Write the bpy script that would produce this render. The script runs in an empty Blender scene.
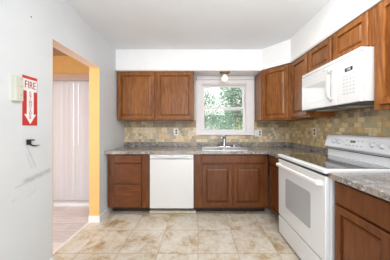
import bpy, bmesh, math, random
from mathutils import Vector, Matrix
random.seed(7)
S = bpy.context.scene
COL = S.collection
PI = math.pi

# ------------------------------------------------------------------ camera, world, lights, exposure
cd = bpy.data.cameras.new('camera')
cam = bpy.data.objects.new('camera', cd); COL.objects.link(cam)
cam.location = (0, 0, 1.225); cam.rotation_euler = (PI/2, 0, 0)
cd.sensor_width = 36; cd.sensor_fit = 'HORIZONTAL'; cd.lens = 175/390*36
cd.shift_x = -4/390; cd.shift_y = -2.5/390
cd.clip_start = 0.02; cd.clip_end = 200
S.camera = cam
S.view_settings.view_transform = 'Standard'; S.view_settings.look = 'None'
S.view_settings.exposure = 0.5; S.view_settings.gamma = 1
S.view_settings.use_curve_mapping = False

W = bpy.data.worlds.new('world'); S.world = W; W.use_nodes = True
bg = W.node_tree.nodes['Background']
bg.inputs[0].default_value = (0.93, 0.97, 1.0, 1); bg.inputs[1].default_value = 2.3

def area(name, loc, rot, sx, sy, power, color=(1, 1, 1)):
    l = bpy.data.lights.new(name, 'AREA'); l.shape = 'RECTANGLE'; l.size = sx; l.size_y = sy
    l.energy = power; l.color = color
    o = bpy.data.objects.new(name, l); COL.objects.link(o); o.location = loc; o.rotation_euler = rot
    return o
area('bounce_fill', (0.45, 0.1, 1.85), (math.radians(180-34), 0, 0), 0.8, 0.8, 18, (0.98, 0.99, 1.0))  # added fill light aimed at the ceiling to lift walls and ceiling
area('kitchen_fill', (0.50, 0.95, 2.40), (0, 0, 0), 1.0, 1.0, 15, (1.0, 0.97, 0.93))  # unseen overhead fill added to even out the kitchen light
area('dining_fill', (-2.6, 1.0, 2.36), (0, 0, 0), 0.8, 0.8, 20, (1.0, 0.98, 0.96))  # made-up fill that brightens the dining room from above

# ------------------------------------------------------------------ materials
def srgb(r, g, b):
    f = lambda c: (c/255/12.92) if c/255 <= 0.04045 else ((c/255+0.055)/1.055)**2.4
    return (f(r), f(g), f(b), 1)

class NT:
    def __init__(s, name):
        s.m = bpy.data.materials.new(name); s.m.use_nodes = True
        s.t = s.m.node_tree; s.n = s.t.nodes; s.b = s.n['Principled BSDF']
    def node(s, ty, **k):
        n = s.n.new(ty)
        for a, v in k.items(): setattr(n, a, v)
        return n
    def l(s, a, b): s.t.links.new(a, b)
    def coord(s, scale=(1, 1, 1), loc=(0, 0, 0)):
        g = s.node('ShaderNodeNewGeometry'); mp = s.node('ShaderNodeMapping')
        mp.inputs['Scale'].default_value = scale; mp.inputs['Location'].default_value = loc
        s.l(g.outputs['Position'], mp.inputs['Vector']); return mp.outputs[0]
    def noise(s, vec, scale, detail=4, rough=0.55, dist=0):
        n = s.node('ShaderNodeTexNoise'); n.inputs['Scale'].default_value = scale
        n.inputs['Detail'].default_value = detail; n.inputs['Roughness'].default_value = rough
        n.inputs['Distortion'].default_value = dist
        s.l(vec, n.inputs['Vector']); return n.outputs[0]
    def ramp(s, fac, stops, interp='LINEAR'):
        r = s.node('ShaderNodeValToRGB'); e = r.color_ramp; e.interpolation = interp
        while len(e.elements) < len(stops): e.elements.new(0.5)
        for i, (p, c) in enumerate(stops):
            e.elements[i].position = p; e.elements[i].color = c
        s.l(fac, r.inputs[0]); return r.outputs[0]
    def mix(s, fac, a, b, mode='MIX'):
        m = s.node('ShaderNodeMix', data_type='RGBA', blend_type=mode)
        for i, v in ((0, fac), (6, a), (7, b)):
            if isinstance(v, (int, float, tuple)): m.inputs[i].default_value = v
            else: s.l(v, m.inputs[i])
        return m.outputs[2]
    def math(s, op, a, b=0.0):
        m = s.node('ShaderNodeMath', operation=op)
        for i, v in ((0, a), (1, b)):
            if isinstance(v, (int, float)): m.inputs[i].default_value = v
            else: s.l(v, m.inputs[i])
        return m.outputs[0]
    def bump(s, h, strength=0.2, dist=0.002):
        b = s.node('ShaderNodeBump'); b.inputs['Strength'].default_value = strength
        b.inputs['Distance'].default_value = dist; s.l(h, b.inputs['Height'])
        s.l(b.outputs[0], s.b.inputs['Normal'])
    def fin(s, col, rough=0.5, metal=0.0, spec=None, coat=0):
        if isinstance(col, tuple): s.b.inputs['Base Color'].default_value = col
        else: s.l(col, s.b.inputs['Base Color'])
        s.b.inputs['Roughness'].default_value = rough; s.b.inputs['Metallic'].default_value = metal
        if spec is not None: s.b.inputs['Specular IOR Level'].default_value = spec
        if coat: s.b.inputs['Coat Weight'].default_value = coat; s.b.inputs['Coat Roughness'].default_value = 0.08
        return s.m

def plain(name, c, rough=0.5, metal=0.0, var=0.03, scale=6, coat=0, spec=None):
    t = NT(name); n = t.noise(t.coord(), scale)
    c2 = tuple(max(0, x*(1-var*2)) for x in c[:3]) + (1,)
    c3 = tuple(min(1, x*(1+var)) for x in c[:3]) + (1,)
    return t.fin(t.ramp(n, [(0.3, c2), (0.7, c3)]), rough, metal, spec, coat)

def wood(name, scale, dark, mid, light, rough=0.38):
    t = NT(name); v = t.coord(scale)
    g = t.noise(v, 9, 6, 0.6, 0.6)
    c = t.ramp(g, [(0.25, dark), (0.5, mid), (0.78, light)])
    big = t.noise(t.coord((1, 1, 0.6)), 3.2, 3)
    c = t.mix(t.math('MULTIPLY', big, 0.45), c, t.ramp(big, [(0.3, dark), (0.7, light)]))
    t.bump(g, 0.06, 0.001)
    return t.fin(c, rough, 0, 0.35, 0.08)

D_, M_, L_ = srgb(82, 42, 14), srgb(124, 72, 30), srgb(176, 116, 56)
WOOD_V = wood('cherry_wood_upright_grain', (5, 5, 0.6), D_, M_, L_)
B1, B2, B3 = srgb(62, 32, 10), srgb(98, 52, 20), srgb(128, 75, 33)  # same cherry, darker and redder: lighting on base cabinets put into the colour
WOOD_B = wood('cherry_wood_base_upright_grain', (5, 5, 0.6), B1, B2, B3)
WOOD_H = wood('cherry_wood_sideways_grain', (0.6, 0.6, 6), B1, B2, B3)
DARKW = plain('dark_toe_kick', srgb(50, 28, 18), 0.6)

t = NT('grey_wall_paint')
v = t.coord(); n = t.noise(v, 2.5, 3)
col = t.ramp(n, [(0.3, srgb(210, 213, 216)), (0.7, srgb(216, 219, 221))])
WALLP = None
def marked_wall():
    # grey paint with smears of dirt and two grey streaks below the hook, at their places on the left wall (y, z in metres)
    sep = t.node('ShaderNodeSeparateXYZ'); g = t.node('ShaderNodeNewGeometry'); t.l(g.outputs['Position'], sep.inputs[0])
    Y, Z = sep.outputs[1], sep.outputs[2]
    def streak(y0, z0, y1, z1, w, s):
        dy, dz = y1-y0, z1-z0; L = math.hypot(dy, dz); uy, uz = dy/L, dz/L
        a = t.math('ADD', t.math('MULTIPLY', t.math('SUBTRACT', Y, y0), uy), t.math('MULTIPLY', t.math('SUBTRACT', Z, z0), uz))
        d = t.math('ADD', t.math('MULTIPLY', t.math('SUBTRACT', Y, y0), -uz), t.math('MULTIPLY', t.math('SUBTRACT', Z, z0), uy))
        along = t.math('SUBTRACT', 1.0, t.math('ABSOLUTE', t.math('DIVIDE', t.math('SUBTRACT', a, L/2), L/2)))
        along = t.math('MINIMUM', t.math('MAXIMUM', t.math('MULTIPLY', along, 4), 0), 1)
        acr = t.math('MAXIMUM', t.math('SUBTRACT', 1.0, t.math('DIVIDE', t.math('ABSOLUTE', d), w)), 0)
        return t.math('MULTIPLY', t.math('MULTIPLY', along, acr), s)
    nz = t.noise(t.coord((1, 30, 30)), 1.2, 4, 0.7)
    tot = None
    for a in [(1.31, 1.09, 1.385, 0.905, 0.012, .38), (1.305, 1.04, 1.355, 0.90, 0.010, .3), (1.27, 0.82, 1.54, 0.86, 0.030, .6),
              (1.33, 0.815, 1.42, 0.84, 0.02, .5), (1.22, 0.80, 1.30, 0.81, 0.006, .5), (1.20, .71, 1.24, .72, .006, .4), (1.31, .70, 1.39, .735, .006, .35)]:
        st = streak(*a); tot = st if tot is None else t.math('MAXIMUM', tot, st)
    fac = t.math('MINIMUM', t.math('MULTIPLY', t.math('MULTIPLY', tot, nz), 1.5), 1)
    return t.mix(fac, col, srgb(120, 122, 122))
WALLP = t.fin(marked_wall(), 0.55)
WHITE_WALL = plain('white_soffit_paint', srgb(240, 240, 240), 0.6, var=0.01)
CEIL = plain('ceiling_paint', srgb(228, 230, 233), 0.8, var=0.015, scale=2)
TRIMW = plain('white_trim_paint', srgb(232, 231, 230), 0.4, var=0.015)
WINW = plain('window_white_vinyl', srgb(226, 222, 222), 0.45, var=0.015)
ORANGE = plain('orange_wall_paint', srgb(232, 186, 118), 0.55, var=0.03)
LIT_ORANGE = plain('orange_paint_bounce_lit', srgb(248, 228, 214), 0.6, var=0.02)  # doorway orange paled: floor bounce light put into the header underside colour
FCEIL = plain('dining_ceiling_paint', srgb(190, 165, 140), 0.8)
APPL = plain('white_appliance_enamel', srgb(212, 212, 212), 0.22, var=0.006, coat=0.5)
STOVEH = plain('off_white_handle_plastic', srgb(222, 220, 212), 0.4)
STOVEW = plain('white_stove_enamel', srgb(228, 230, 233), 0.22, var=0.006, coat=0.5)
APPL2 = plain('white_appliance_plastic', srgb(206, 207, 209), 0.35, var=0.01)
CREAM = plain('aged_cream_plastic', srgb(214, 211, 198), 0.4, var=0.03)
GROOVE = plain('dark_gap', srgb(60, 60, 62), 0.6)
LGREY = plain('light_grey_print', srgb(168, 170, 174), 0.4)
OVENGL = plain('oven_window_grey_glass', srgb(176, 178, 181), 0.25, var=0.02, coat=0.4)
MWGL = plain('microwave_window_pale_glass', srgb(190, 193, 190), 0.04, var=0.01, coat=1.0)
BLACKGL = plain('black_ceramic_glass', srgb(34, 34, 34), 0.06, var=0.1, coat=1.0)
BURNER = plain('burner_ring_grey', srgb(92, 92, 92), 0.2)
BLACKP = plain('black_plastic', srgb(22, 22, 24), 0.4)
VENTG = plain('dark_grey_vent_metal', srgb(78, 80, 78), 0.5, 0.3)
STEEL = plain('brushed_steel', srgb(222, 222, 224), 0.3, 0.92, var=0.03)
CHROME = plain('chrome', srgb(190, 192, 196), 0.12, 1.0, var=0.02)
BRASS = plain('antique_brass', srgb(148, 132, 104), 0.35, 0.9)
RED = plain('red_sign_vinyl', srgb(196, 48, 42), 0.4, var=0.12, scale=14)
SIGNW = plain('white_sign_vinyl', srgb(236, 232, 230), 0.45, var=0.02)
DARKRED = plain('dark_red_lettering', srgb(160, 44, 50), 0.45)
BOXM = plain('cream_wall_box_plastic', srgb(206, 205, 192), 0.5, var=0.03)
SLATM = NT('vertical_blind_vinyl'); SLATM.b.inputs['Transmission Weight'].default_value = 0
tl_ = SLATM.node('ShaderNodeBsdfTranslucent'); tl_.inputs[0].default_value = srgb(232, 230, 236); mx_ = SLATM.node('ShaderNodeMixShader'); mx_.inputs[0].default_value = 0.28
SLATM.l(SLATM.b.outputs[0], mx_.inputs[1]); SLATM.l(tl_.outputs[0], mx_.inputs[2]); SLATM.l(mx_.outputs[0], SLATM.n['Material Output'].inputs[0])
SLATM = SLATM.fin(srgb(228, 226, 232), 0.5)
VALM = plain('taupe_valance', srgb(190, 165, 150), 0.6, var=0.02)
STRIP = plain('cream_floor_strip', srgb(212, 204, 184), 0.6, var=0.1, scale=30)

t = NT('clear_window_glass')
for n_ in list(t.n):
    if n_.type != 'OUTPUT_MATERIAL': t.n.remove(n_)
tr = t.node('ShaderNodeBsdfTransparent'); gl = t.node('ShaderNodeBsdfGlossy'); gl.inputs['Roughness'].default_value = 0.02
fr = t.node('ShaderNodeFresnel'); mx = t.node('ShaderNodeMixShader'); fr.inputs[0].default_value = 1.3
t.l(fr.outputs[0], mx.inputs[0]); t.l(tr.outputs[0], mx.inputs[1]); t.l(gl.outputs[0], mx.inputs[2])
t.l(mx.outputs[0], t.n['Material Output'].inputs[0]); GLASS = t.m

t = NT('lamp_frosted_glass'); t.fin(srgb(240, 232, 220), 0.3)
t.b.inputs['Emission Color'].default_value = (1, 0.9, 0.78, 1); t.b.inputs['Emission Strength'].default_value = 0.35
LAMPG = t.m
t = NT('green_display'); t.fin(srgb(40, 50, 30), 0.3)
t.b.inputs['Emission Color'].default_value = (0.35, 0.6, 0.1, 1); t.b.inputs['Emission Strength'].default_value = 0.6
GREEND = t.m
t = NT('pale_display_digits'); t.fin(srgb(200, 210, 210), 0.3)
t.b.inputs['Emission Color'].default_value = (0.7, 0.85, 0.9, 1); t.b.inputs['Emission Strength'].default_value = 0.5
DIGIT = t.m

# laminate countertop: mottled grey, brown and cream stone print
t = NT('mottled_stone_laminate'); v = t.coord()
a = t.noise(v, 19, 8, 0.72, 1.6)
c = t.ramp(a, [(0.36, srgb(34, 34, 38)), (0.44, srgb(84, 84, 88)), (0.50, srgb(150, 148, 146)), (0.55, srgb(96, 86, 78)), (0.63, srgb(204, 202, 196)), (0.76, srgb(70, 70, 76))])
b = t.noise(v, 5, 4, 0.6)
c = t.mix(t.ramp(b, [(0.42, (0, 0, 0, 1)), (0.62, (0.4, 0.4, 0.4, 1))]), c, srgb(194, 168, 136))
STONE = t.fin(c, 0.22, 0, None, 0.4)

# tumbled stone wall tile, axis = which world axis runs along the wall
def tile_mat(name, axis):
    t = NT(name); g = t.node('ShaderNodeNewGeometry'); sep = t.node('ShaderNodeSeparateXYZ'); t.l(g.outputs['Position'], sep.inputs[0])
    cmb = t.node('ShaderNodeCombineXYZ'); t.l(sep.outputs[axis], cmb.inputs[0])
    t.l(t.math('ADD', sep.outputs[2], 0.075), cmb.inputs[1])
    def brick(w, h, off, m):
        b = t.node('ShaderNodeTexBrick', offset=off, squash=1.0)
        b.inputs['Scale'].default_value = 1; b.inputs['Brick Width'].default_value = w; b.inputs['Row Height'].default_value = h
        b.inputs['Mortar Size'].default_value = m; b.inputs['Mortar Smooth'].default_value = 0.3
        b.inputs['Color1'].default_value = (0, 0, 0, 1); b.inputs['Color2'].default_value = (1, 1, 1, 1); b.inputs['Mortar'].default_value = (0.5, 0.5, 0.5, 1)
        t.l(cmb.outputs[0], b.inputs['Vector']); return b
    A = brick(0.1 if axis == 0 else 0.075, 0.1 if axis == 0 else 0.05, 0.5, 0.0025); B = brick(0.05, 0.05, 0.5, 0.0025); C2 = brick(0.3, 0.1, 0.33, 0)
    pick = t.math('GREATER_THAN', C2.outputs[0], 0.5)
    rnd = t.mix(pick, A.outputs[0], B.outputs[0])
    mort = t.math('ADD', t.math('MULTIPLY', A.outputs[1], t.math('SUBTRACT', 1.0, pick)), t.math('MULTIPLY', B.outputs[1], pick))
    beige = t.ramp(rnd, [(0, srgb(196, 174, 138)), (0.15, srgb(216, 200, 170)), (0.3, srgb(168, 156, 132)), (0.42, srgb(222, 206, 176)), (0.58, srgb(206, 180, 144)), (0.7, srgb(180, 170, 154)), (0.85, srgb(216, 196, 162))] if axis == 0 else [(0, srgb(200, 172, 120)), (0.15, srgb(226, 206, 158)), (0.3, srgb(176, 160, 112)), (0.42, srgb(234, 214, 166)), (0.58, srgb(212, 182, 124)), (0.7, srgb(192, 176, 138)), (0.85, srgb(226, 202, 148))], 'CONSTANT')
    slate = t.ramp(rnd, [(0, srgb(156, 132, 98)), (0.2, srgb(184, 160, 122)), (0.4, srgb(138, 122, 100)), (0.6, srgb(196, 172, 132)), (0.8, srgb(160, 146, 120))], 'CONSTANT')
    band = t.math('GREATER_THAN', sep.outputs[2], 1.225 if axis == 0 else 1.325)
    c = t.mix(band, beige, slate)
    n = t.noise(g.outputs['Position'], 26, 8, 0.78)
    c = t.mix(0.75, c, t.ramp(n, [(0.25, (0.40, 0.36, 0.30, 1)), (0.5, (0.98, 0.97, 0.95, 1)), (0.75, (1.25, 1.2, 1.1, 1))]), 'MULTIPLY')
    c = t.mix(mort, c, srgb(176, 166, 140))
    t.bump(t.math('SUBTRACT', n, mort), 0.35, 0.003)
    return t.fin(c, 0.42)
TILE_B = tile_mat('tumbled_stone_tile_back', 0); TILE_R = tile_mat('tumbled_stone_tile_right', 1)

# travertine floor tile
t = NT('travertine_floor_tile'); v = t.coord((1, 1, 1), (0.40+0.39*10, -1.70+0.39*10, 0))
b = t.node('ShaderNodeTexBrick', offset=0.0, squash=1.0)
b.inputs['Scale'].default_value = 1; b.inputs['Brick Width'].default_value = 0.39; b.inputs['Row Height'].default_value = 0.39
b.inputs['Mortar Size'].default_value = 0.0025; b.inputs['Mortar Smooth'].default_value = 0.2
b.inputs['Color1'].default_value = (0, 0, 0, 1); b.inputs['Color2'].default_value = (1, 1, 1, 1); b.inputs['Mortar'].default_value = (0.5,)*3 + (1,)
t.l(v, b.inputs['Vector'])
off = t.node('ShaderNodeVectorMath', operation='MULTIPLY_ADD')
t.l(b.outputs[0], off.inputs[0]); off.inputs[1].default_value = (7, 5, 3); t.l(v, off.inputs[2])
n1 = t.noise(off.outputs[0], 4.6, 9, 0.74, 0.3); n2 = t.noise(off.outputs[0], 22, 6, 0.7, 0.3)
c = t.ramp(n1, [(0.30, srgb(158, 130, 96)), (0.40, srgb(186, 164, 132)), (0.47, srgb(208, 197, 178)), (0.60, srgb(220, 214, 203))])
c = t.mix(0.55, c, t.ramp(n2, [(0.3, (0.72, 0.66, 0.58, 1)), (0.5, (1, 1, 1, 1))]), 'MULTIPLY')
c = t.mix(t.math('MULTIPLY', b.outputs[1], 0.75), c, srgb(140, 122, 98))
t.bump(t.math('SUBTRACT', 1.0, b.outputs[1]), 0.2, 0.002)
FLOORM = t.fin(c, 0.30)

# grey laminate planks of the dining room
t = NT('grey_laminate_planks'); v = t.coord((1, 1, 1), (10, 10, 0))
b = t.node('ShaderNodeTexBrick', offset=0.37, squash=1.0)
b.inputs['Scale'].default_value = 1; b.inputs['Brick Width'].default_value = 1.2; b.inputs['Row Height'].default_value = 0.18
b.inputs['Mortar Size'].default_value = 0.0015
b.inputs['Color1'].default_value = srgb(206, 200, 202); b.inputs['Color2'].default_value = srgb(226, 222, 226); b.inputs['Mortar'].default_value = srgb(120, 108, 102)
t.l(v, b.inputs['Vector'])
n = t.noise(t.coord((1.2, 12, 1)), 3, 5, 0.6)
c = t.mix(0.7, b.outputs[0], t.ramp(n, [(0.3, (0.7, 0.66, 0.64, 1)), (0.65, (1.05, 1.05, 1.05, 1))]), 'MULTIPLY')
LAMF = t.fin(c, 0.22)

def leafm(name, a, b_, c_):
    t = NT(name); n = t.noise(t.coord(), 5, 3)
    m = t.fin(t.ramp(n, [(0.3, a), (0.5, b_), (0.7, c_)]), 0.6); return m
LEAF1 = leafm('mid_green_leaves', srgb(66, 98, 76), srgb(108, 138, 112), srgb(176, 190, 172))
LEAF2 = leafm('pale_leaves', srgb(98, 120, 98), srgb(160, 172, 156), srgb(206, 208, 200))
LEAF3 = leafm('yellow_green_leaves', srgb(74, 88, 42), srgb(124, 128, 80), srgb(172, 172, 130))
LEAF4 = leafm('deep_green_leaves', srgb(54, 80, 58), srgb(90, 120, 90), srgb(146, 166, 136))
BARK = plain('bark', srgb(120, 106, 92), 0.9, var=0.15)
GRASS = plain('outdoor_lawn', srgb(176, 184, 150), 0.9, var=0.1)

# ------------------------------------------------------------------ mesh helpers
class MB:
    def __init__(s): s.bm = bmesh.new()
    def box(s, x0, x1, y0, y1, z0, z1, bev=0, seg=2, mat=None):
        x0, x1 = sorted((x0, x1)); y0, y1 = sorted((y0, y1)); z0, z1 = sorted((z0, z1))
        r = bmesh.ops.create_cube(s.bm, size=1); vs = r['verts']
        for v in vs:
            v.co = Vector(((x0+x1)/2+v.co.x*(x1-x0), (y0+y1)/2+v.co.y*(y1-y0), (z0+z1)/2+v.co.z*(z1-z0)))
        if bev:
            es = list({e for v in vs for e in v.link_edges})
            r = bmesh.ops.bevel(s.bm, geom=es, offset=bev, segments=seg, affect='EDGES', profile=0.5)
            vs = list({v for f in r['faces'] for v in f.verts} | {v for v in vs if v.is_valid})
        if mat is not None:
            for v in vs: v.co = mat @ v.co
        return s
    def prism(s, pts, z0, z1):
        lo = [s.bm.verts.new((x, y, z0)) for x, y in pts]; hi = [s.bm.verts.new((x, y, z1)) for x, y in pts]
        n = len(pts); s.bm.faces.new(lo[::-1]); s.bm.faces.new(hi)
        for i in range(n): s.bm.faces.new((lo[i], lo[(i+1) % n], hi[(i+1) % n], hi[i]))
        return s
    def extrude_xz(s, pts, y0, y1):     # profile in x,z swept along y
        a = [s.bm.verts.new((x, y0, z)) for x, z in pts]; b = [s.bm.verts.new((x, y1, z)) for x, z in pts]
        n = len(pts); s.bm.faces.new(a); s.bm.faces.new(b[::-1])
        for i in range(n): s.bm.faces.new((a[i], b[i], b[(i+1) % n], a[(i+1) % n]))
        return s
    def lathe(s, prof, mat=Matrix(), seg=24):   # prof (r, z)
        rings = []
        for r, z in prof:
            if r < 1e-6: rings.append([s.bm.verts.new(mat @ Vector((0, 0, z)))])
            else: rings.append([s.bm.verts.new(mat @ Vector((r*math.cos(2*PI*k/seg), r*math.sin(2*PI*k/seg), z))) for k in range(seg)])
        for A, B in zip(rings, rings[1:]):
            for k in range(seg):
                k2 = (k+1) % seg
                if len(A) == 1 and len(B) == 1: continue
                if len(A) == 1: s.bm.faces.new((A[0], B[k2], B[k]))
                elif len(B) == 1: s.bm.faces.new((A[k], A[k2], B[0]))
                else: s.bm.faces.new((A[k], A[k2], B[k2], B[k]))
        return s
    def tube(s, pts, r, seg=10):
        pts = [Vector(p) for p in pts]; rings = []
        rr = r if isinstance(r, (list, tuple)) else [r]*len(pts)
        for i, p in enumerate(pts):
            d = (pts[min(i+1, len(pts)-1)] - pts[max(i-1, 0)]).normalized()
            u = d.cross(Vector((0, 0, 1)));
            if u.length < 0.05: u = d.cross(Vector((1, 0, 0)))
            u.normalize(); w = d.cross(u)
            rings.append([s.bm.verts.new(p + rr[i]*(u*math.cos(2*PI*k/seg) + w*math.sin(2*PI*k/seg))) for k in range(seg)])
        for A, B in zip(rings, rings[1:]):
            for k in range(seg): s.bm.faces.new((A[k], A[(k+1) % seg], B[(k+1) % seg], B[k]))
        s.bm.faces.new(rings[0][::-1]); s.bm.faces.new(rings[-1]); return s
    def front(s, o, U, N, w, h, rings):  # a profiled panel: o = lower corner on the cabinet face, U along, N outward
        o, U, N = Vector(o), Vector(U).normalized(), Vector(N).normalized(); Z = Vector((0, 0, 1)); prev = None
        for ins, d in rings:
            q = [s.bm.verts.new(o + U*a + Z*b + N*d) for a, b in ((ins, ins), (w-ins, ins), (w-ins, h-ins), (ins, h-ins))]
            if prev:
                for i in range(4): s.bm.faces.new((prev[i], prev[(i+1) % 4], q[(i+1) % 4], q[i]))
            else: s.bm.faces.new(q[::-1])
            prev = q
        s.bm.faces.new(prev); return s

ROOT = {}
def root_loc(p):
    while p.parent: p = p.parent
    return ROOT.get(p.name, Vector((0, 0, 0)))
def obj(name, mb, mat, parent=None, smooth=False, loc=None):
    bm = mb.bm; bmesh.ops.recalc_face_normals(bm, faces=bm.faces)
    off = root_loc(parent) if parent else Vector(loc or (0, 0, 0))
    for v in bm.verts: v.co -= off
    me = bpy.data.meshes.new(name); bm.to_mesh(me); bm.free()
    me.materials.append(mat)
    if smooth:
        for p in me.polygons: p.use_smooth = True
    o = bpy.data.objects.new(name, me); COL.objects.link(o)
    if parent: o.parent = parent
    else: o.location = off; ROOT[o.name] = off
    return o
def thing(name, label, cat, loc, group=None):
    o = bpy.data.objects.new(name, None); COL.objects.link(o); o.location = loc; ROOT[o.name] = Vector(loc)
    o.empty_display_size = 0.05
    return tag(o, label, cat, group)
def tag(o, label, cat, group=None):
    o['label'] = label; o['category'] = cat
    if group: o['group'] = group
    return o
def struct(name, mb, mat, parent=None):
    o = obj(name, mb, mat, parent)
    if not parent: o['kind'] = 'structure'
    return o
def text_mesh(name, s, size, mat, parent, M, ext=0.0004, spacing=1.0):
    cu = bpy.data.curves.new('txt', 'FONT'); cu.body = s; cu.size = size; cu.extrude = ext
    cu.align_x = 'CENTER'; cu.align_y = 'CENTER'; cu.space_character = spacing
    to = bpy.data.objects.new('txt', cu); COL.objects.link(to)
    me = bpy.data.meshes.new_from_object(to); bpy.data.objects.remove(to)
    me.transform(M); off = root_loc(parent)
    me.transform(Matrix.Translation(-off)); me.name = name
    me.materials.clear(); me.materials.append(mat)
    o = bpy.data.objects.new(name, me); COL.objects.link(o); o.parent = parent; return o

XL, XR, YB, ZC = -1.29, 1.57, 3.04, 2.436
XUF, YUF = 1.24, 2.70          # door faces of the wall cabinets
ZU0, ZU1 = 1.337, 2.098
YF, XF = 2.407, 0.955          # door faces of the base cabinets
YBK = -1.5

# ------------------------------------------------------------------ setting
struct('floor', MB().box(-1.405, XR+0.12, YBK, YB+0.12, -0.08, 0), FLOORM)
struct('floor_dining', MB().box(-4.4, -1.435, YBK, 3.0, -0.08, -0.002), LAMF)
struct('trim_1', MB().extrude_xz([(-1.435, -0.03), (-1.405, -0.03), (-1.405, 0.001), (-1.412, 0.005), (-1.424, 0.005), (-1.435, 0.001)], YBK, 2.26), TRIMW)
struct('ceiling', MB().box(XL-0.13, XR+0.12, YBK, YB+0.12, ZC, ZC+0.1), CEIL)
struct('ceiling_dining', MB().box(-4.4, XL-0.13, YBK, 3.07, ZC, ZC+0.1), FCEIL)
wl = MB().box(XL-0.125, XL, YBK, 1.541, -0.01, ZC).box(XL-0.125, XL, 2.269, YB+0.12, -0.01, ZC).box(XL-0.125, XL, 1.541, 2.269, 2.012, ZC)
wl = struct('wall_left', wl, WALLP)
lin = MB().box(XL-0.129, XL-0.0005, 2.265, 2.2695, 0.0, 2.012)
struct('trim_2', lin, ORANGE)
struct('trim_3', MB().box(XL-0.129, XL-0.0005, 1.5405, 1.545, 0.0, 2.012), ORANGE)
struct('trim_4', MB().box(XL-0.129, XL-0.0005, 1.545, 2.265, 2.007, 2.0125), LIT_ORANGE)
struct('wall_dining_right', MB().box(XL-0.1345, XL-0.126, YBK, 1.5405, 0, ZC).box(XL-0.1345, XL-0.126, 2.2695, 2.95, 0, ZC).box(XL-0.1345, XL-0.126, 1.5405, 2.2695, 2.0125, ZC), ORANGE)
struct('wall_right', MB().box(XR, XR+0.12, YBK, YB+0.12, 0, ZC), WALLP)
WX0, WX1, WZ0, WZ1 = 0.045, 0.822, 1.140, 1.982
struct('wall_back', MB().box(XL, WX0, YB, YB+0.12, 0, ZC).box(WX1, XR, YB, YB+0.12, 0, ZC).box(WX0, WX1, YB, YB+0.12, 0, WZ0).box(WX0, WX1, YB, YB+0.12, WZ1, ZC), WALLP)
# dining room far wall with the sliding door opening
DX0, DX1 = -3.5, -1.62
struct('wall_dining_back', MB().box(-4.4, DX0, 2.95, 3.07, 0, ZC).box(DX1, XL-0.1345, 2.95, 3.07, 0, ZC).box(DX0, DX1, 2.95, 3.07, 2.05, ZC), ORANGE)
struct('wall_dining_left', MB().box(-4.5, -4.4, YBK, 3.07, 0, ZC), ORANGE)
d1 = struct('door_1', MB().box(DX0, DX1, 2.96, 3.05, -0.002, 0.05).box(DX0, DX1, 2.96, 3.05, 2.0, 2.05).box(DX0, DX0+0.06, 2.96, 3.05, 0.05, 2.0).box(DX1-0.06, DX1, 2.96, 3.05, 0.05, 2.0).box(-2.60, -2.52, 2.96, 3.05, 0.05, 2.0), TRIMW)
struct('door_glass', MB().box(DX0+0.06, DX1-0.06, 3.0, 3.006, 0.05, 2.0), GLASS, d1)
# soffit
SO = 0.012
struct('wall_soffit', MB().prism([(XL, YB), (XL, YUF+SO), (0.97, YUF+SO), (XUF+SO, 2.39), (XUF+SO, YBK), (XR, YBK), (XR, YB)], ZU1+0.018, ZC), WHITE_WALL)
struct('trim_5', MB().box(XL+0.0, 0.965, YUF+0.002, YUF+0.022, ZU1, ZU1+0.018).box(XUF+0.002, XUF+0.022, 0.3, 2.385, ZU1, ZU1+0.022), plain('grey_scribe_trim', srgb(205, 198, 194), 0.5))
# tile
struct('trim_6', MB().box(XL, -0.05, YB-0.008, YB, 0.965, ZU0+0.004).box(-0.05, 0.95, YB-0.008, YB, 0.965, 1.10).box(0.95, XR-0.008, YB-0.008, YB, 0.965, ZU0+0.004), TILE_B)
struct('trim_7', MB().box(XR-0.008, XR, 0.3, YB-0.008, 0.90, 1.45), TILE_R)
# baseboards
def bb(name, x0, x1, y0, y1):
    struct(name, MB().box(x0, x1, y0, y1, 0, 0.085, 0.003), TRIMW)
bb('baseboard_left', XL, XL+0.012, 2.255, 2.50)
bb('baseboard_pier', XL-0.135, XL+0.012, 2.253, 2.265)
bb('baseboard_near', XL, XL+0.012, YBK, 1.541)
bb('baseboard_dining', DX1, XL-0.1345, 2.938, 2.95)

# window
w1 = MB()
cz0, cz1, cx0, cx1 = 1.10, 2.112, -0.052, 0.95
w1.box(cx0, WX0, YB-0.02, YB, cz0, cz1, 0.003).box(WX1, cx1, YB-0.02, YB, cz0, cz1, 0.003).box(WX0, WX1, YB-0.02, YB, WZ1, cz1, 0.003).box(WX0, WX1, YB-0.02, YB, cz0, WZ0-0.002, 0.003)
for k in range(4):
    for xa in (cx0+0.005, WX1+0.02):
        w1.box(xa+k*0.024, xa+k*0.024+0.010, YB-0.0235, YB-0.0195, WZ0, WZ1, 0.0015)
w1.box(cx0-0.01, cx1+0.008, YB-0.045, YB-0.0, cz0-0.004, cz0+0.016, 0.004)
# jamb lining
w1.box(WX0, WX0+0.012, YB, YB+0.12, WZ0, WZ1).box(WX1-0.012, WX1, YB, YB+0.12, WZ0, WZ1).box(WX0, WX1, YB, YB+0.12, WZ1-0.012, WZ1).box(WX0, WX1, YB, YB+0.12, WZ0-0.0, WZ0+0.012)
w1 = struct('window_1', w1, WINW)
def sash(name, z0, z1, y):
    m = MB(); a, b_ = WX0+0.012, WX1-0.012; f = 0.036
    m.box(a, a+f, y, y+0.03, z0, z1, 0.003).box(b_-f, b_, y, y+0.03, z0, z1, 0.003).box(a+f, b_-f, y, y+0.03, z1-f, z1, 0.003).box(a+f, b_-f, y, y+0.03, z0, z0+f, 0.003)
    o = struct(name, m, WINW, w1); struct('pane', MB().box(a+f, b_-f, y+0.013, y+0.017, z0+f, z1-f), GLASS, o)
sash('upper_sash', 1.53, 1.970, YB+0.065); sash('lower_sash', 1.152, 1.585, YB+0.03)
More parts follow.
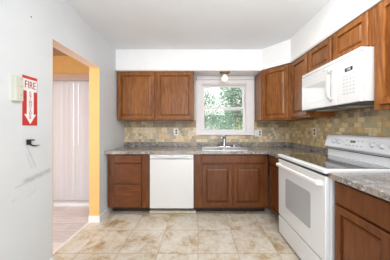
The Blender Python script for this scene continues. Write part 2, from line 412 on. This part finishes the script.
struct('sash_lock', MB().box(0.40, 0.46, YB+0.02, YB+0.035, 1.585, 1.60, 0.003), TRIMW, w1)
hr = thing('blind_headrail', 'white raised blind headrail across the top of the window over the sink', 'blind', (0.45, YB-0.05, 2.03))
obj('rail', MB().box(-0.035, 0.935, YB-0.058, YB-0.024, 2.045, 2.078, 0.004), WINW, hr)
for x in (-0.048, 0.936): obj('bracket', MB().box(x, x+0.014, YB-0.062, YB-0.022, 2.036, 2.086, 0.003), plain('grey_bracket', srgb(180, 176, 172), 0.4), hr)

# ------------------------------------------------------------------ cabinets
DOOR = [(0, 0), (0, .016), (.004, .020), (.046, .020), (.047, .002), (.057, .002), (.058, .007), (.078, .017)]
DOOR2 = [(0, 0), (0, .016), (.004, .020), (.044, .020), (.045, .003), (.054, .003), (.056, .007), (.070, .015)]
SLAB = [(0, 0), (0, .015), (.006, .020)]
def cab_back(name, label, x0, x1, yf, z0, z1, fronts, wd, yb=YB, toe=False, mat=WOOD_V, cat='cabinet', hollow=False):
    """cabinet on the back wall; fronts = list of (part name, x0, x1, z0, z1, profile)"""
    r = thing(name, label, cat, ((x0+x1)/2, yf+0.1, 0 if toe else z0))
    b = MB()
    if hollow:
        b.box(x0, x0+0.018, yf+0.0205, yb, z0, z1).box(x1-0.018, x1, yf+0.0205, yb, z0, z1).box(x0+0.018, x1-0.018, yf+0.0205, yf+0.04, z0, z1).box(x0+0.018, x1-0.018, yf+0.04, yb, z0, z0+0.018).box(x0+0.018, x1-0.018, yb-0.01, yb, z0+0.018, z1)
    else: b.box(x0, x1, yf+0.0205, yb, z0, z1, 0.0015, 1)
    obj('cabinet_body', b, mat, r)
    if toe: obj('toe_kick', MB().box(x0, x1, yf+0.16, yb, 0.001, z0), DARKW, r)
    for nm, a, b_, c, d, prof in fronts:
        obj(nm, MB().front((a, yf+0.02, c), (1, 0, 0), (0, -1, 0), b_-a, d-c, prof), wd, r)
    return r
def cab_right(name, label, y0, y1, xf, z0, z1, fronts, wd, toe=False, mat=WOOD_V, cat='cabinet'):
    r = thing(name, label, cat, (xf+0.1, (y0+y1)/2, 0 if toe else z0))
    obj('cabinet_body', MB().box(xf+0.0205, XR-0.0085, y0, y1, z0, z1, 0.0015, 1), mat, r)
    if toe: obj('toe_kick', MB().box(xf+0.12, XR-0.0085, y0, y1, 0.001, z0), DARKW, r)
    for nm, a, b_, c, d, prof in fronts:
        obj(nm, MB().front((xf+0.02, a, c), (0, 1, 0), (-1, 0, 0), b_-a, d-c, prof), wd, r)
    return r

cab_back('wall_cabinet', 'wide two-door brown wood wall cabinet to the left of the window', -1.272, -0.078, YUF, ZU0, ZU1,
         [('door', -1.252, -0.688, ZU0+.018, ZU1-.018, DOOR), ('door', -0.652, -0.094, ZU0+.018, ZU1-.018, DOOR)], WOOD_V, yb=YB-0.0085)
# diagonal corner cabinet
r = thing('corner_wall_cabinet', 'diagonal single-door brown wood wall cabinet in the corner right of the window', 'cabinet', (1.2, 2.75, ZU0))
P0, P1 = Vector((0.962, YUF+0.02, 0)), Vector((XUF+0.02, 2.389, 0))
obj('cabinet_body', MB().prism([(0.962, YB-0.0085), (P0.x, P0.y), (P1.x, P1.y), (XR-0.0085, 2.389), (XR-0.0085, YB-0.0085)], ZU0, ZU1), WOOD_V, r)
U = (P1-P0).normalized(); N = Vector((U.y, -U.x, 0)); N = N if N.y < 0 else -N
ww = (P1-P0).length
obj('door', MB().front(P0+U*0.035+N*0.0005+Vector((0, 0, ZU0+.018)), U, N, ww-0.065, ZU1-ZU0-.036, DOOR), WOOD_V, r)
cab_right('wall_cabinet', 'narrow single-door brown wood wall cabinet between corner cabinet and microwave', 2.003, 2.387, XUF, ZU0+.012, ZU1,
          [('door', 2.02, 2.36, ZU0+.03, ZU1-.018, DOOR)], WOOD_V)
cab_right('short_wall_cabinet', 'short two-door brown wood cabinet directly above the white microwave', 1.262, 2.001, XUF, 1.818, ZU1,
          [('door', 1.29, 1.618, 1.832, ZU1-.018, DOOR2), ('door', 1.65, 1.985, 1.832, ZU1-.018, DOOR2)], WOOD_V)
cab_right('wall_cabinet', 'brown wood wall cabinet at the right edge, nearest the camera side of the microwave', 0.42, 1.26, XUF, ZU0+.012, ZU1,
          [('door', 0.85, 1.215, ZU0+.045, ZU1-.018, DOOR), ('door', 0.45, 0.81, ZU0+.045, ZU1-.018, DOOR)], WOOD_V)

ZB0, ZB1 = 0.112, 0.861
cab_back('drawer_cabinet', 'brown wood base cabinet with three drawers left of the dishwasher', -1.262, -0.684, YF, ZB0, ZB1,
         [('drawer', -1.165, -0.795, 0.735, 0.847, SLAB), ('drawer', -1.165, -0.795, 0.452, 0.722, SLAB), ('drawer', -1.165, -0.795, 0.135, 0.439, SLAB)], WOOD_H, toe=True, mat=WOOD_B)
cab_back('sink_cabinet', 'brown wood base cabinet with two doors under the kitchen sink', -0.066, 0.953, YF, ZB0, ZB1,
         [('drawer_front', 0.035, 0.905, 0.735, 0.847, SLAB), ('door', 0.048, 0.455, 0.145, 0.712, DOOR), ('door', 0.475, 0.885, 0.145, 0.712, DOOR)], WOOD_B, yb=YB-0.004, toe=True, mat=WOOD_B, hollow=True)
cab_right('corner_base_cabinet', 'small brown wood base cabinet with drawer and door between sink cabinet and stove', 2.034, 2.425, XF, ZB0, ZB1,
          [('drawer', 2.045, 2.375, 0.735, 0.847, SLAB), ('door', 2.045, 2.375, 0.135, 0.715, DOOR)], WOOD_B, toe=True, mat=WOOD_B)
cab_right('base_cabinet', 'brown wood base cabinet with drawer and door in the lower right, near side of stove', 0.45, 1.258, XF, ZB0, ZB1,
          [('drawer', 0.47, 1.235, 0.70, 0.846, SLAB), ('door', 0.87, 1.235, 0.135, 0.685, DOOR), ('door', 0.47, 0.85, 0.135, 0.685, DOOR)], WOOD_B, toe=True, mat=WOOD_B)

# countertops
ZT0, ZT1 = 0.862, 0.900
SX0, SX1, SY0, SY1 = 0.055, 0.675, 2.475, 2.895
ct = MB()
YE, XE = 2.382, 0.930
ct.box(XL+0.001, SX0, YE, YB-0.001, ZT0, ZT1).box(SX1, XR-0.009, YE, YB-0.001, ZT0, ZT1).box(SX0, SX1, YE, SY0, ZT0, ZT1).box(SX0, SX1, SY1, YB-0.001, ZT0, ZT1)
ct.box(XE, XR-0.009, 2.033, YE, ZT0, ZT1)
ct.box(XL+0.001, XR-0.009, YB-0.03, YB-0.009, ZT1, 0.972, 0.003).box(XR-0.03, XR-0.009, 2.033, YB-0.03, ZT1, 0.972, 0.003)
ct = obj('countertop', ct, STONE, loc=(0, 2.7, 0.862)); tag(ct, 'mottled grey brown L-shaped countertop around the sink along the back wall', 'countertop')
c2 = MB().box(XE, XR-0.009, 0.43, 1.258, ZT0, ZT1, 0.003).box(XR-0.03, XR-0.009, 0.43, 1.258, ZT1, 0.972, 0.003)
tag(obj('countertop', c2, STONE, loc=(1.2, 0.85, 0.862)), 'mottled grey brown countertop at the right edge on the near side of stove', 'countertop')

# sink
sk = thing('kitchen_sink', 'stainless steel double bowl sink set in the counter under the window', 'sink', (0.365, 2.69, 0.90))
rim = MB()
a0, a1, b0, b1 = SX0-0.012, SX1+0.012, SY0-0.012, SY1+0.012
mid = (SX0+SX1)/2
rim.box(a0, SX0+0.025, b0, b1, 0.9005, 0.907, 0.002).box(SX1-0.025, a1, b0, b1, 0.9005, 0.907, 0.002).box(SX0+0.025, SX1-0.025, b0, SY0+0.025, 0.9005, 0.907, 0.002).box(SX0+0.025, SX1-0.025, SY1-0.07, b1, 0.9005, 0.907, 0.002).box(mid-0.018, mid+0.018, SY0+0.025, SY1-0.07, 0.9005, 0.907, 0.002)
obj('rim', rim, STEEL, sk)
for xa, xb in ((SX0+0.02, mid-0.015), (mid+0.015, SX1-0.02)):
    m = MB(); ya, yb = SY0+0.02, SY1-0.065; zb = 0.74
    m.box(xa, xa+0.004, ya, yb, zb, 0.9).box(xb-0.004, xb, ya, yb, zb, 0.9).box(xa, xb, ya, ya+0.004, zb, 0.9).box(xa, xb, yb-0.004, yb, zb, 0.9).box(xa, xb, ya, yb, zb-0.004, zb)
    bo = obj('bowl', m, STEEL, sk)
    obj('drain', MB().lathe([(0, zb+0.003), (0.03, zb+0.003), (0.04, zb+0.001)], Matrix.Translation(((xa+xb)/2, (ya+yb)/2, 0))), CHROME, bo, True)
fa = thing('kitchen_faucet', 'tall chrome single-lever faucet standing behind the sink', 'faucet', (0.415, 2.872, 0.9075))
fx, fy = 0.415, 2.872
obj('base_plate', MB().box(fx-0.10, fx+0.10, fy-0.025, fy+0.025, 0.9075, 0.918, 0.005), CHROME, fa)
obj('column', MB().lathe([(0.034, 0.915), (0.027, 0.94), (0.024, 0.96), (0.024, 1.07), (0.026, 1.085), (0.0, 1.095)], Matrix.Translation((fx, fy, 0))), CHROME, fa, True)
obj('spout', MB().tube([(fx, fy, 1.05), (fx-0.02, fy-0.05, 1.075), (fx-0.045, fy-0.12, 1.085), (fx-0.062, fy-0.17, 1.078), (fx-0.070, fy-0.19, 1.05)], [0.018, 0.017, 0.016, 0.018, 0.017]), CHROME, fa, True)
obj('lever', MB().tube([(fx, fy, 1.09), (fx-0.05, fy-0.01, 1.11), (fx-0.115, fy-0.02, 1.105)], [0.014, 0.011, 0.012]), plain('white_faucet_lever', srgb(226, 226, 228), 0.3), fa, True)
obj('side_sprayer', MB().lathe([(0.018, 0.907), (0.018, 0.92), (0.012, 0.925), (0.014, 0.97), (0, 0.978)], Matrix.Translation((fx+0.16, fy, 0))), CHROME, fa, True)

# dishwasher
dw = thing('dishwasher', 'white built-in dishwasher between drawer cabinet and sink cabinet', 'dishwasher', (-0.375, 2.6, 0))
dx0, dx1 = -0.676, -0.074
obj('tub', MB().box(dx0+0.004, dx1-0.004, YF+0.03, YB-0.05, 0.10, 0.855), APPL2, dw)
obj('door', MB().box(dx0, dx1, YF-0.005, YF+0.03, 0.112, 0.790, 0.006), APPL, dw)
pn = obj('control_panel', MB().box(dx0, dx1, YF-0.012, YF+0.03, 0.795, 0.858, 0.008), APPL, dw)
# bowed handle lip under the panel
lip = MB(); n = 14; pts = []
for i in range(n+1):
    u = i/n; x = dx0+0.07+u*(dx1-dx0-0.14); pts.append((x, YF-0.014-0.010*math.sin(PI*u), 0.832-0.022*math.sin(PI*u)))
obj('handle', lip.tube(pts, 0.007, 8), APPL2, pn, True)
obj('latch_window', MB().box(-0.405, -0.345, YF-0.014, YF-0.0115, 0.838, 0.846, 0.001), LGREY, pn)
obj('badge', MB().lathe([(0, 0.0), (0.008, 0.0), (0.008, 0.003), (0, 0.003)], Matrix.Translation((-0.108, YF-0.012, 0.832)) @ Matrix.Rotation(PI/2, 4, 'X'), 16), LGREY, pn)
for k in range(3): obj('button', MB().box(-0.655+k*0.022, -0.641+k*0.022, YF-0.014, YF-0.0115, 0.840, 0.844), LGREY, pn)
obj('kick_plate', MB().box(dx0+0.004, dx1-0.004, YF+0.148, YF+0.158, 0.02, 0.105), GROOVE, dw)
tag(obj('floor_strip', MB().box(dx0-0.03, dx1+0.03, YF+0.085, YF+0.145, 0.001, 0.036, 0.006), STRIP, loc=(-0.375, YF, 0)), 'rough cream strip lying on the floor under the dishwasher', 'floor strip')

# ------------------------------------------------------------------ stove
st = thing('kitchen_stove', 'white freestanding electric stove with black glass top on the right', 'stove', (1.25, 1.65, 0))
s0, s1 = 1.266, 2.026; xs = 0.955; xd = 0.918
obj('body', MB().box(xs, XR-0.03, s0, s1, 0.04, 0.902, 0.003), STOVEW, st)
for x in (1.0, 1.48):
    for y in (1.31, 1.98): obj('foot', MB().lathe([(0.02, 0.0), (0.02, 0.04)], Matrix.Translation((x, y, 0.001)), 12), BLACKP, st)
dr = obj('drawer', MB().box(xd+0.003, xs, s0+0.004, s1-0.004, 0.03, 0.222, 0.005), STOVEW, st)
od = obj('oven_door', MB().box(xd, xs-0.002, s0+0.004, s1-0.004, 0.236, 0.866, 0.006), STOVEW, st)
def rrect(y0, y1, z0, z1, r, x, th, seg=6):   # rounded rectangle slab facing -X
    m = MB(); pts = []
    for cy, cz, a in ((y1-r, z1-r, 0), (y0+r, z1-r, PI/2), (y0+r, z0+r, PI), (y1-r, z0+r, 1.5*PI)):
        for k in range(seg+1):
            b = a+k/seg*PI/2; pts.append((cy+r*math.cos(b), cz+r*math.sin(b)))
    A = [m.bm.verts.new((x, p[0], p[1])) for p in pts]; B = [m.bm.verts.new((x+th, p[0], p[1])) for p in pts]
    m.bm.faces.new(A); m.bm.faces.new(B[::-1]); n = len(pts)
    for i in range(n): m.bm.faces.new((A[i], A[(i+1) % n], B[(i+1) % n], B[i]))
    return m
obj('oven_window', rrect(1.44, 1.855, 0.385, 0.69, 0.025, xd-0.0015, 0.004), OVENGL, od)
hd = MB().box(xd-0.045, xd-0.022, s0+0.035, s1-0.035, 0.792, 0.824, 0.009, 3)
for y in (s0+0.035, s1-0.075): hd.box(xd-0.032, xd+0.001, y, y+0.04, 0.790, 0.826, 0.005)
obj('handle', hd, TRIMW, od)
obj('vent_strip', MB().box(xd-0.002, xd+0.002, s0+0.01, s1-0.01, 0.838, 0.858, 0.001), CREAM, od)
obj('gap', MB().box(xs-0.03, xs, s0+0.006, s1-0.006, 0.868, 0.886), GROOVE, st)
ck = obj('cooktop', MB().box(xd-0.008, 1.50, s0-0.001, s1+0.001, 0.887, 0.921, 0.010, 3), STOVEW, st)
obj('glass_top', MB().box(xd+0.035, 1.445, s0+0.03, s1-0.03, 0.919, 0.9235, 0.0015), BLACKGL, ck)
for x, y, rr in ((1.08, 1.46, 0.105), (1.08, 1.83, 0.08), (1.32, 1.46, 0.08), (1.32, 1.83, 0.105)):
    bu = obj('burner_ring', MB().lathe([(rr-0.002, 0.9237), (rr, 0.9240), (rr+0.002, 0.9237)], Matrix.Translation((x, y, 0)), 40), BURNER, ck)
bgp = [(1.490, 0.915), (1.490, 0.995), (1.455, 1.012), (1.452, 1.022), (1.483, 1.130), (1.500, 1.147), (1.540, 1.150), (1.540, 0.915)]
bk = obj('backguard', MB().extrude_xz(bgp, s0, s1), STOVEW, st)
bk.modifiers.new('bev', 'BEVEL').width = 0.004
fn = Vector((-(1.130-1.022), 0, (1.483-1.452))).normalized()       # console face normal
def on_console(y, t_, d=0.0):
    return Vector((1.452+0.031*t_, y, 1.022+0.108*t_)) + fn*d
def console_mat(y, t_, d=0.0):
    Y = Vector((0, -1, 0)); Zc = fn; X = Y; Yv = Zc.cross(X)
    M = Matrix.Identity(4)
    for i in range(3): M[i][0] = X[i]; M[i][1] = Yv[i]; M[i][2] = Zc[i]
    M.translation = on_console(y, t_, d); return M
for y in (1.90, 1.83, 1.475, 1.395, 1.325):
    kb = obj('knob', MB().lathe([(0.024, 0.0), (0.024, 0.003), (0.019, 0.005), (0.018, 0.018), (0.016, 0.021), (0, 0.021)], console_mat(y, 0.5), 24), STOVEW, bk, True)
    obj('pointer', MB().box(-0.005, 0.005, -0.018, 0.018, 0.019, 0.026, 0.002, 1, console_mat(y, 0.5)), APPL2, kb)
cp = obj('control_display', MB().box(-0.10, 0.10, -0.032, 0.032, 0.0, 0.0025, 0.001, 1, console_mat(1.655, 0.52)), STOVEW, bk)
obj('clock_screen', MB().box(-0.028, 0.028, -0.011, 0.011, 0.002, 0.0035, 0, 1, console_mat(1.67, 0.62)), BLACKP, cp)
text_mesh('clock_digits', '12:00', 0.017, GREEND, cp, console_mat(1.67, 0.62, 0.004))
for i in range(5):
    for j in range(2):
        if i == 2 and j == 1: continue
        obj('touch_button', MB().box(-0.009, 0.009, -0.005, 0.005, 0.002, 0.0035, 0, 1, console_mat(1.735-i*0.04, 0.28+0.42*j)), LGREY, cp)
for y in (1.785, 1.435):
    obj('indicator_light', MB().lathe([(0, 0.002), (0.005, 0.002), (0.005, 0)], console_mat(y, 0.5), 10), LGREY, bk)
obj('trim_line', MB().box(1.4885, 1.491, s0+0.004, s1-0.004, 0.985, 0.991), GROOVE, bk)

# ------------------------------------------------------------------ microwave
mw = thing('microwave', 'white over-the-range microwave mounted beneath the short cabinet', 'microwave', (1.35, 1.63, 1.41))
m0, m1, mz0, mz1 = 1.268, 1.998, 1.415, 1.813; mx = 1.172
obj('case', MB().box(mx+0.032, XR-0.01, m0, m1, mz0+0.004, mz1, 0.003), APPL, mw)
md = obj('door', MB().box(mx, mx+0.031, 1.492, m1, mz0, mz1-0.03, 0.007), APPL, mw)
obj('window', rrect(1.625, 1.945, 1.475, 1.665, 0.012, mx-0.001, 0.004), MWGL, md)
obj('top_vent', MB().box(mx+0.002, mx+0.031, m0, m1, mz1-0.028, mz1, 0.004), APPL, mw)
mp = obj('control_panel', MB().box(mx, mx+0.031, m0, 1.489, mz0, mz1-0.03, 0.007), APPL, mw)
ha = MB().tube([(mx+0.002, 1.545, mz0+0.055), (mx-0.028, 1.545, mz0+0.075), (mx-0.034, 1.545, mz0+0.12), (mx-0.034, 1.545, mz1-0.13), (mx-0.028, 1.545, mz1-0.085), (mx+0.002, 1.545, mz1-0.065)], 0.012, 10)
obj('handle', ha, APPL2, md, True)
obj('badge', MB().lathe([(0, 0.003), (0.009, 0.003), (0.009, 0)], Matrix.Translation((mx, 1.645, mz1-0.055)) @ Matrix.Rotation(-PI/2, 4, 'Y'), 16), LGREY, md)
ds = obj('display', MB().box(mx-0.0015, mx+0.002, 1.335, 1.405, 1.668, 1.697), BLACKP, mp)
RX = Matrix(((0, 0, -1, 0), (-1, 0, 0, 0), (0, 1, 0, 0), (0, 0, 0, 1)))   # text facing -X, reading towards -y
text_mesh('display_digits', '1:45', 0.022, DIGIT, ds, Matrix.Translation((mx-0.002, 1.37, 1.682)) @ RX)
for i in range(4):
    for j in range(6):
        obj('button', MB().box(mx-0.001, mx+0.002, 1.415-i*0.030-0.008, 1.415-i*0.030+0.008, 1.635-j*0.028-0.006, 1.635-j*0.028+0.006), plain('button_print', srgb(176, 178, 180), 0.4) if (i, j) == (0, 0) else bpy.data.materials['button_print'], mp)
obj('bottom_vent', MB().box(mx+0.035, XR-0.02, m0+0.01, m1-0.01, mz0-0.012, mz0+0.004, 0.003), VENTG, mw)
for y in (1.40, 1.70): obj('filter', MB().box(1.27, 1.45, y, y+0.2, mz0-0.015, mz0-0.011), STEEL, mw)

# ------------------------------------------------------------------ light fixture under the soffit
lf = thing('ceiling_light', 'small brass light with frosted glass globe under the soffit above the sink', 'light', (0.415, 2.82, 2.116))
TL = Matrix.Translation((0.415, 2.82, 0))
obj('canopy', MB().lathe([(0.0, 2.1155), (0.085, 2.1155), (0.088, 2.108), (0.078, 2.098), (0.045, 2.088), (0.036, 2.070), (0, 2.068)], TL, 32), BRASS, lf, True)
obj('globe', MB().lathe([(0.030, 2.072), (0.033, 2.058), (0.050, 2.040), (0.058, 2.015), (0.050, 1.985), (0.032, 1.966), (0.012, 1.958), (0, 1.957)], TL, 28), LAMPG, lf, True)

# ------------------------------------------------------------------ outlets
def outlet(label, where, p, group=None):
    r = thing('wall_outlet', label, 'outlet', p)
    x, y, z = p
    if where == 'back':
        obj('cover_plate', MB().box(x-0.035, x+0.035, y-0.006, y, z-0.057, z+0.057, 0.002), SIGNW, r)
        for dz in (-0.022, 0.022): obj('socket', MB().box(x-0.015, x+0.015, y-0.0075, y-0.005, z+dz-0.014, z+dz+0.014, 0.001), BLACKP, r)
    else:
        obj('cover_plate', MB().box(x-0.006, x, y-0.035, y+0.035, z-0.057, z+0.057, 0.002), SIGNW, r)
        for dz in (-0.022, 0.022): obj('socket', MB().box(x-0.0075, x-0.005, y-0.015, y+0.015, z+dz-0.014, z+dz+0.014, 0.001), BLACKP, r)
outlet('white wall outlet on the tile under the left wall cabinet', 'back', (-0.393, YB-0.008, 1.148))
o2 = thing('wall_outlet', 'white switch and outlet plate on the tile just right of the window', 'outlet', (1.02, YB-0.008, 1.125))
obj('cover_plate', MB().box(0.965, 1.085, YB-0.014, YB-0.008, 1.068, 1.182, 0.002), SIGNW, o2)
obj('switch', MB().box(0.99, 1.002, YB-0.022, YB-0.013, 1.113, 1.137, 0.002), BOXM, o2)
for dz in (-0.022, 0.022): obj('socket', MB().box(1.038, 1.066, YB-0.0155, YB-0.013, 1.125+dz-0.014, 1.125+dz+0.014), BLACKP, o2)
outlet('white wall outlet on the right wall tile beyond the stove', 'right', (XR-0.008, 2.36, 1.165))

# ------------------------------------------------------------------ things on the left wall
sg = thing('fire_extinguisher_sign', 'red and white fire extinguisher sign with downward arrow on the left wall', 'sign', (XL, 1.335, 1.42))
sy0, sy1, sz0, sz1 = 1.277, 1.393, 1.24, 1.612
obj('sign_plate', MB().box(XL, XL+0.0025, sy0, sy1, sz0, sz1), RED, sg)
obj('white_band', MB().box(XL+0.002, XL+0.0032, sy0+0.004, sy1-0.004, 1.500, 1.590), SIGNW, sg)
ar = MB(); sc = (sy0+sy1)/2
pl = [(sc-0.027, 1.505), (sc-0.027, 1.325), (sc-0.046, 1.325), (sc, 1.250), (sc+0.046, 1.325), (sc+0.027, 1.325), (sc+0.027, 1.505)]
A = [ar.bm.verts.new((XL+0.0034, y, z)) for y, z in pl]; B = [ar.bm.verts.new((XL+0.002, y, z)) for y, z in pl]
ar.bm.faces.new(A); ar.bm.faces.new(B[::-1])
for i in range(7): ar.bm.faces.new((A[i], A[(i+1) % 7], B[(i+1) % 7], B[i]))
obj('arrow', ar, SIGNW, sg)
LX = Matrix(((0, 0, 1, 0), (1, 0, 0, 0), (0, 1, 0, 0), (0, 0, 0, 1)))       # text facing +X, reading towards +y
text_mesh('lettering', 'FIRE', 0.058, DARKRED, sg, Matrix.Translation((XL+0.0038, sc, 1.545)) @ LX @ Matrix.Diagonal((0.85, 1.35, 1, 1)), 0.0004)
for i, ch in enumerate('EXTINGUISHER'):
    text_mesh('lettering', ch, 0.024, DARKRED, sg, Matrix.Translation((XL+0.0038, sc, 1.490-i*0.0175)) @ LX @ Matrix.Diagonal((1.3, 1, 1, 1)), 0.0004)

bx = thing('wall_box', 'cream plastic control box on the left wall overlapping the red sign', 'thermostat', (XL, 1.225, 1.49))
obj('case', MB().box(XL+0.0045, XL+0.032, 1.203, 1.255, 1.411, 1.584, 0.003), BOXM, bx)
obj('back_plate', MB().box(XL, XL+0.0045, 1.200, 1.258, 1.407, 1.588, 0.001), CREAM, bx)
for z in (1.568, 1.515, 1.455): obj('button', MB().lathe([(0, 0.002), (0.0045, 0.002), (0.0045, -0.001)], Matrix.Translation((XL+0.032, 1.240, z)) @ Matrix.Rotation(PI/2, 4, 'Y'), 12), LGREY, bx)
obj('vent_slot', MB().box(XL+0.0315, XL+0.0328, 1.215, 1.243, 1.424, 1.427), LGREY, bx)

hk = thing('wall_hook', 'small black metal bracket with a bent wire on the left wall', 'hook', (XL, 1.33, 1.11))
obj('plate', MB().box(XL, XL+0.010, 1.305, 1.338, 1.095, 1.135, 0.003), BLACKP, hk)
obj('clip', MB().box(XL+0.010, XL+0.030, 1.30, 1.345, 1.125, 1.134, 0.002).box(XL+0.026, XL+0.030, 1.30, 1.315, 1.105, 1.134, 0.001), BLACKP, hk)
obj('wire', MB().tube([(XL+0.004, 1.325, 1.10), (XL+0.012, 1.35, 1.085), (XL+0.014, 1.385, 1.083), (XL+0.01, 1.41, 1.086)], [0.005, 0.005, 0.003, 0.0015], 8), BLACKP, hk, True)
tag(obj('wall_screw', MB().lathe([(0, 0.003), (0.004, 0.002), (0.005, 0)], Matrix.Translation((XL, 1.345, 2.075)) @ Matrix.Rotation(PI/2, 4, 'Y'), 12), VENTG, loc=(XL, 1.345, 2.075)), 'tiny dark screw high on the left wall above the sign', 'screw')

# ------------------------------------------------------------------ vertical blinds in the dining room
vb = thing('vertical_blind', 'pale vertical blind with taupe valance over the sliding door past the doorway', 'blind', (-2.5, 2.88, 0))
obj('valance', MB().box(DX0-0.08, DX1+0.10, 2.82, 2.832, 1.985, 2.085, 0.002).box(DX0-0.08, DX1+0.10, 2.832, 2.948, 2.075, 2.085), VALM, vb)
obj('head_track', MB().box(DX0-0.05, DX1+0.06, 2.86, 2.90, 2.05, 2.072), TRIMW, vb)
k = 0; x = DX0-0.02
while x < DX1+0.05:
    a = math.radians(random.choice((-13, -3, 9, 24))+random.uniform(-3, 3)); m = MB(); segs = 5
    c, s_ = math.cos(a), math.sin(a); prev = None
    for i in range(segs+1):
        u = (i/segs-0.5)*0.089; b_ = 0.006*(1-(2*i/segs-1)**2)
        px, py = x+u*c-b_*s_, 2.88+u*s_-b_*c
        q = [m.bm.verts.new((px, py, 0.065)), m.bm.verts.new((px, py, 2.05)), m.bm.verts.new((px, py+0.001, 2.05)), m.bm.verts.new((px, py+0.001, 0.065))]
        if prev:
            for j in range(4): m.bm.faces.new((prev[j], prev[(j+1) % 4], q[(j+1) % 4], q[j]))
        else: m.bm.faces.new(q)
        prev = q
    m.bm.faces.new(prev[::-1]); obj('slat', m, SLATM, vb); x += 0.083; k += 1

# ------------------------------------------------------------------ outside
struct('ground_outside', MB().box(-12, 14, 3.3, 24, -0.6, -0.5), GRASS)
def tree(name, label, cat, x, y, zb, h, rx, rz, n, leaf, lm, tr_=0.06, group=None):
    r = thing(name, label, cat, (x, y, -0.5), group)
    pts = [(x, y, -0.5), (x+0.05, y, zb*0.5), (x-0.04, y+0.05, zb+rz)]
    tm = MB().tube(pts, [tr_, tr_*0.8, tr_*0.4], 8)
    for k in range(6):
        a = random.uniform(0, 2*PI); z = zb+random.uniform(0, rz)
        tm.tube([(x, y, z*0.8), (x+rx*0.4*math.cos(a), y+rx*0.4*math.sin(a), z+rz*0.3), (x+rx*0.8*math.cos(a), y+rx*0.8*math.sin(a), z+rz*0.7)], [tr_*0.4, tr_*0.25, tr_*0.1], 6)
    obj('trunk', tm, BARK, r)
    m = MB()
    clumps = [(random.gauss(0, 0.45)*rx, random.gauss(0, 0.45)*rx, random.uniform(-0.9, 0.9)*rz) for _ in range(26)]
    for i in range(n):
        cx, cy, cz = random.choice(clumps); sp = 0.28*rx
        p = Vector((x+max(-rx, min(rx, cx+random.gauss(0, sp))), y+max(-rx, min(rx, cy+random.gauss(0, sp))), zb+rz+cz+random.gauss(0, sp)))
        if max(abs(p.x-x), abs(p.y-y)) > rx*0.97: continue
        if p.z < -0.4 or p.y < 3.35: continue
        R = Matrix.Rotation(random.uniform(0, 6.28), 3, 'X') @ Matrix.Rotation(random.uniform(0, 6.28), 3, 'Z')
        L = leaf*random.uniform(0.6, 1.3)
        q = [m.bm.verts.new(p + R @ Vector(c)) for c in ((-L, 0, 0), (0, -L*0.4, L*0.1), (L, 0, 0), (0, L*0.4, L*0.1))]
        m.bm.faces.new(q)
    obj('foliage', m, lm, r)
tree('leafy_tree', 'green leafy tree seen through the upper right of the window', 'tree', 1.75, 8.0, 1.2, 4, 0.85, 1.25, 9000, 0.05, LEAF1)
tree('leafy_tree', 'pale bright tree seen through the upper left of the window', 'tree', 0.25, 8.0, 1.7, 4, 0.6, 1.0, 1500, 0.045, LEAF2)
tree('garden_shrub', 'yellow-green shrub seen low on the right through the window', 'shrub', 1.42, 5.0, 0.1, 1, 0.4, 0.6, 3000, 0.028, LEAF3, 0.02)
tree('garden_shrub', 'dark green shrub seen low in the middle through the window', 'shrub', 0.88, 6.2, 0.1, 1, 0.5, 0.75, 4000, 0.032, LEAF4, 0.02)
tree('garden_shrub', 'pale shrub seen low on the left through the window', 'shrub', 0.30, 4.9, 0.1, 1, 0.3, 0.6, 1600, 0.028, LEAF2, 0.02)
tree('garden_hedge', 'tall loose hedge far behind the trees outside the window', 'hedge', 1.4, 12.5, 0.3, 1, 1.9, 1.5, 9000, 0.07, LEAF1, 0.05)
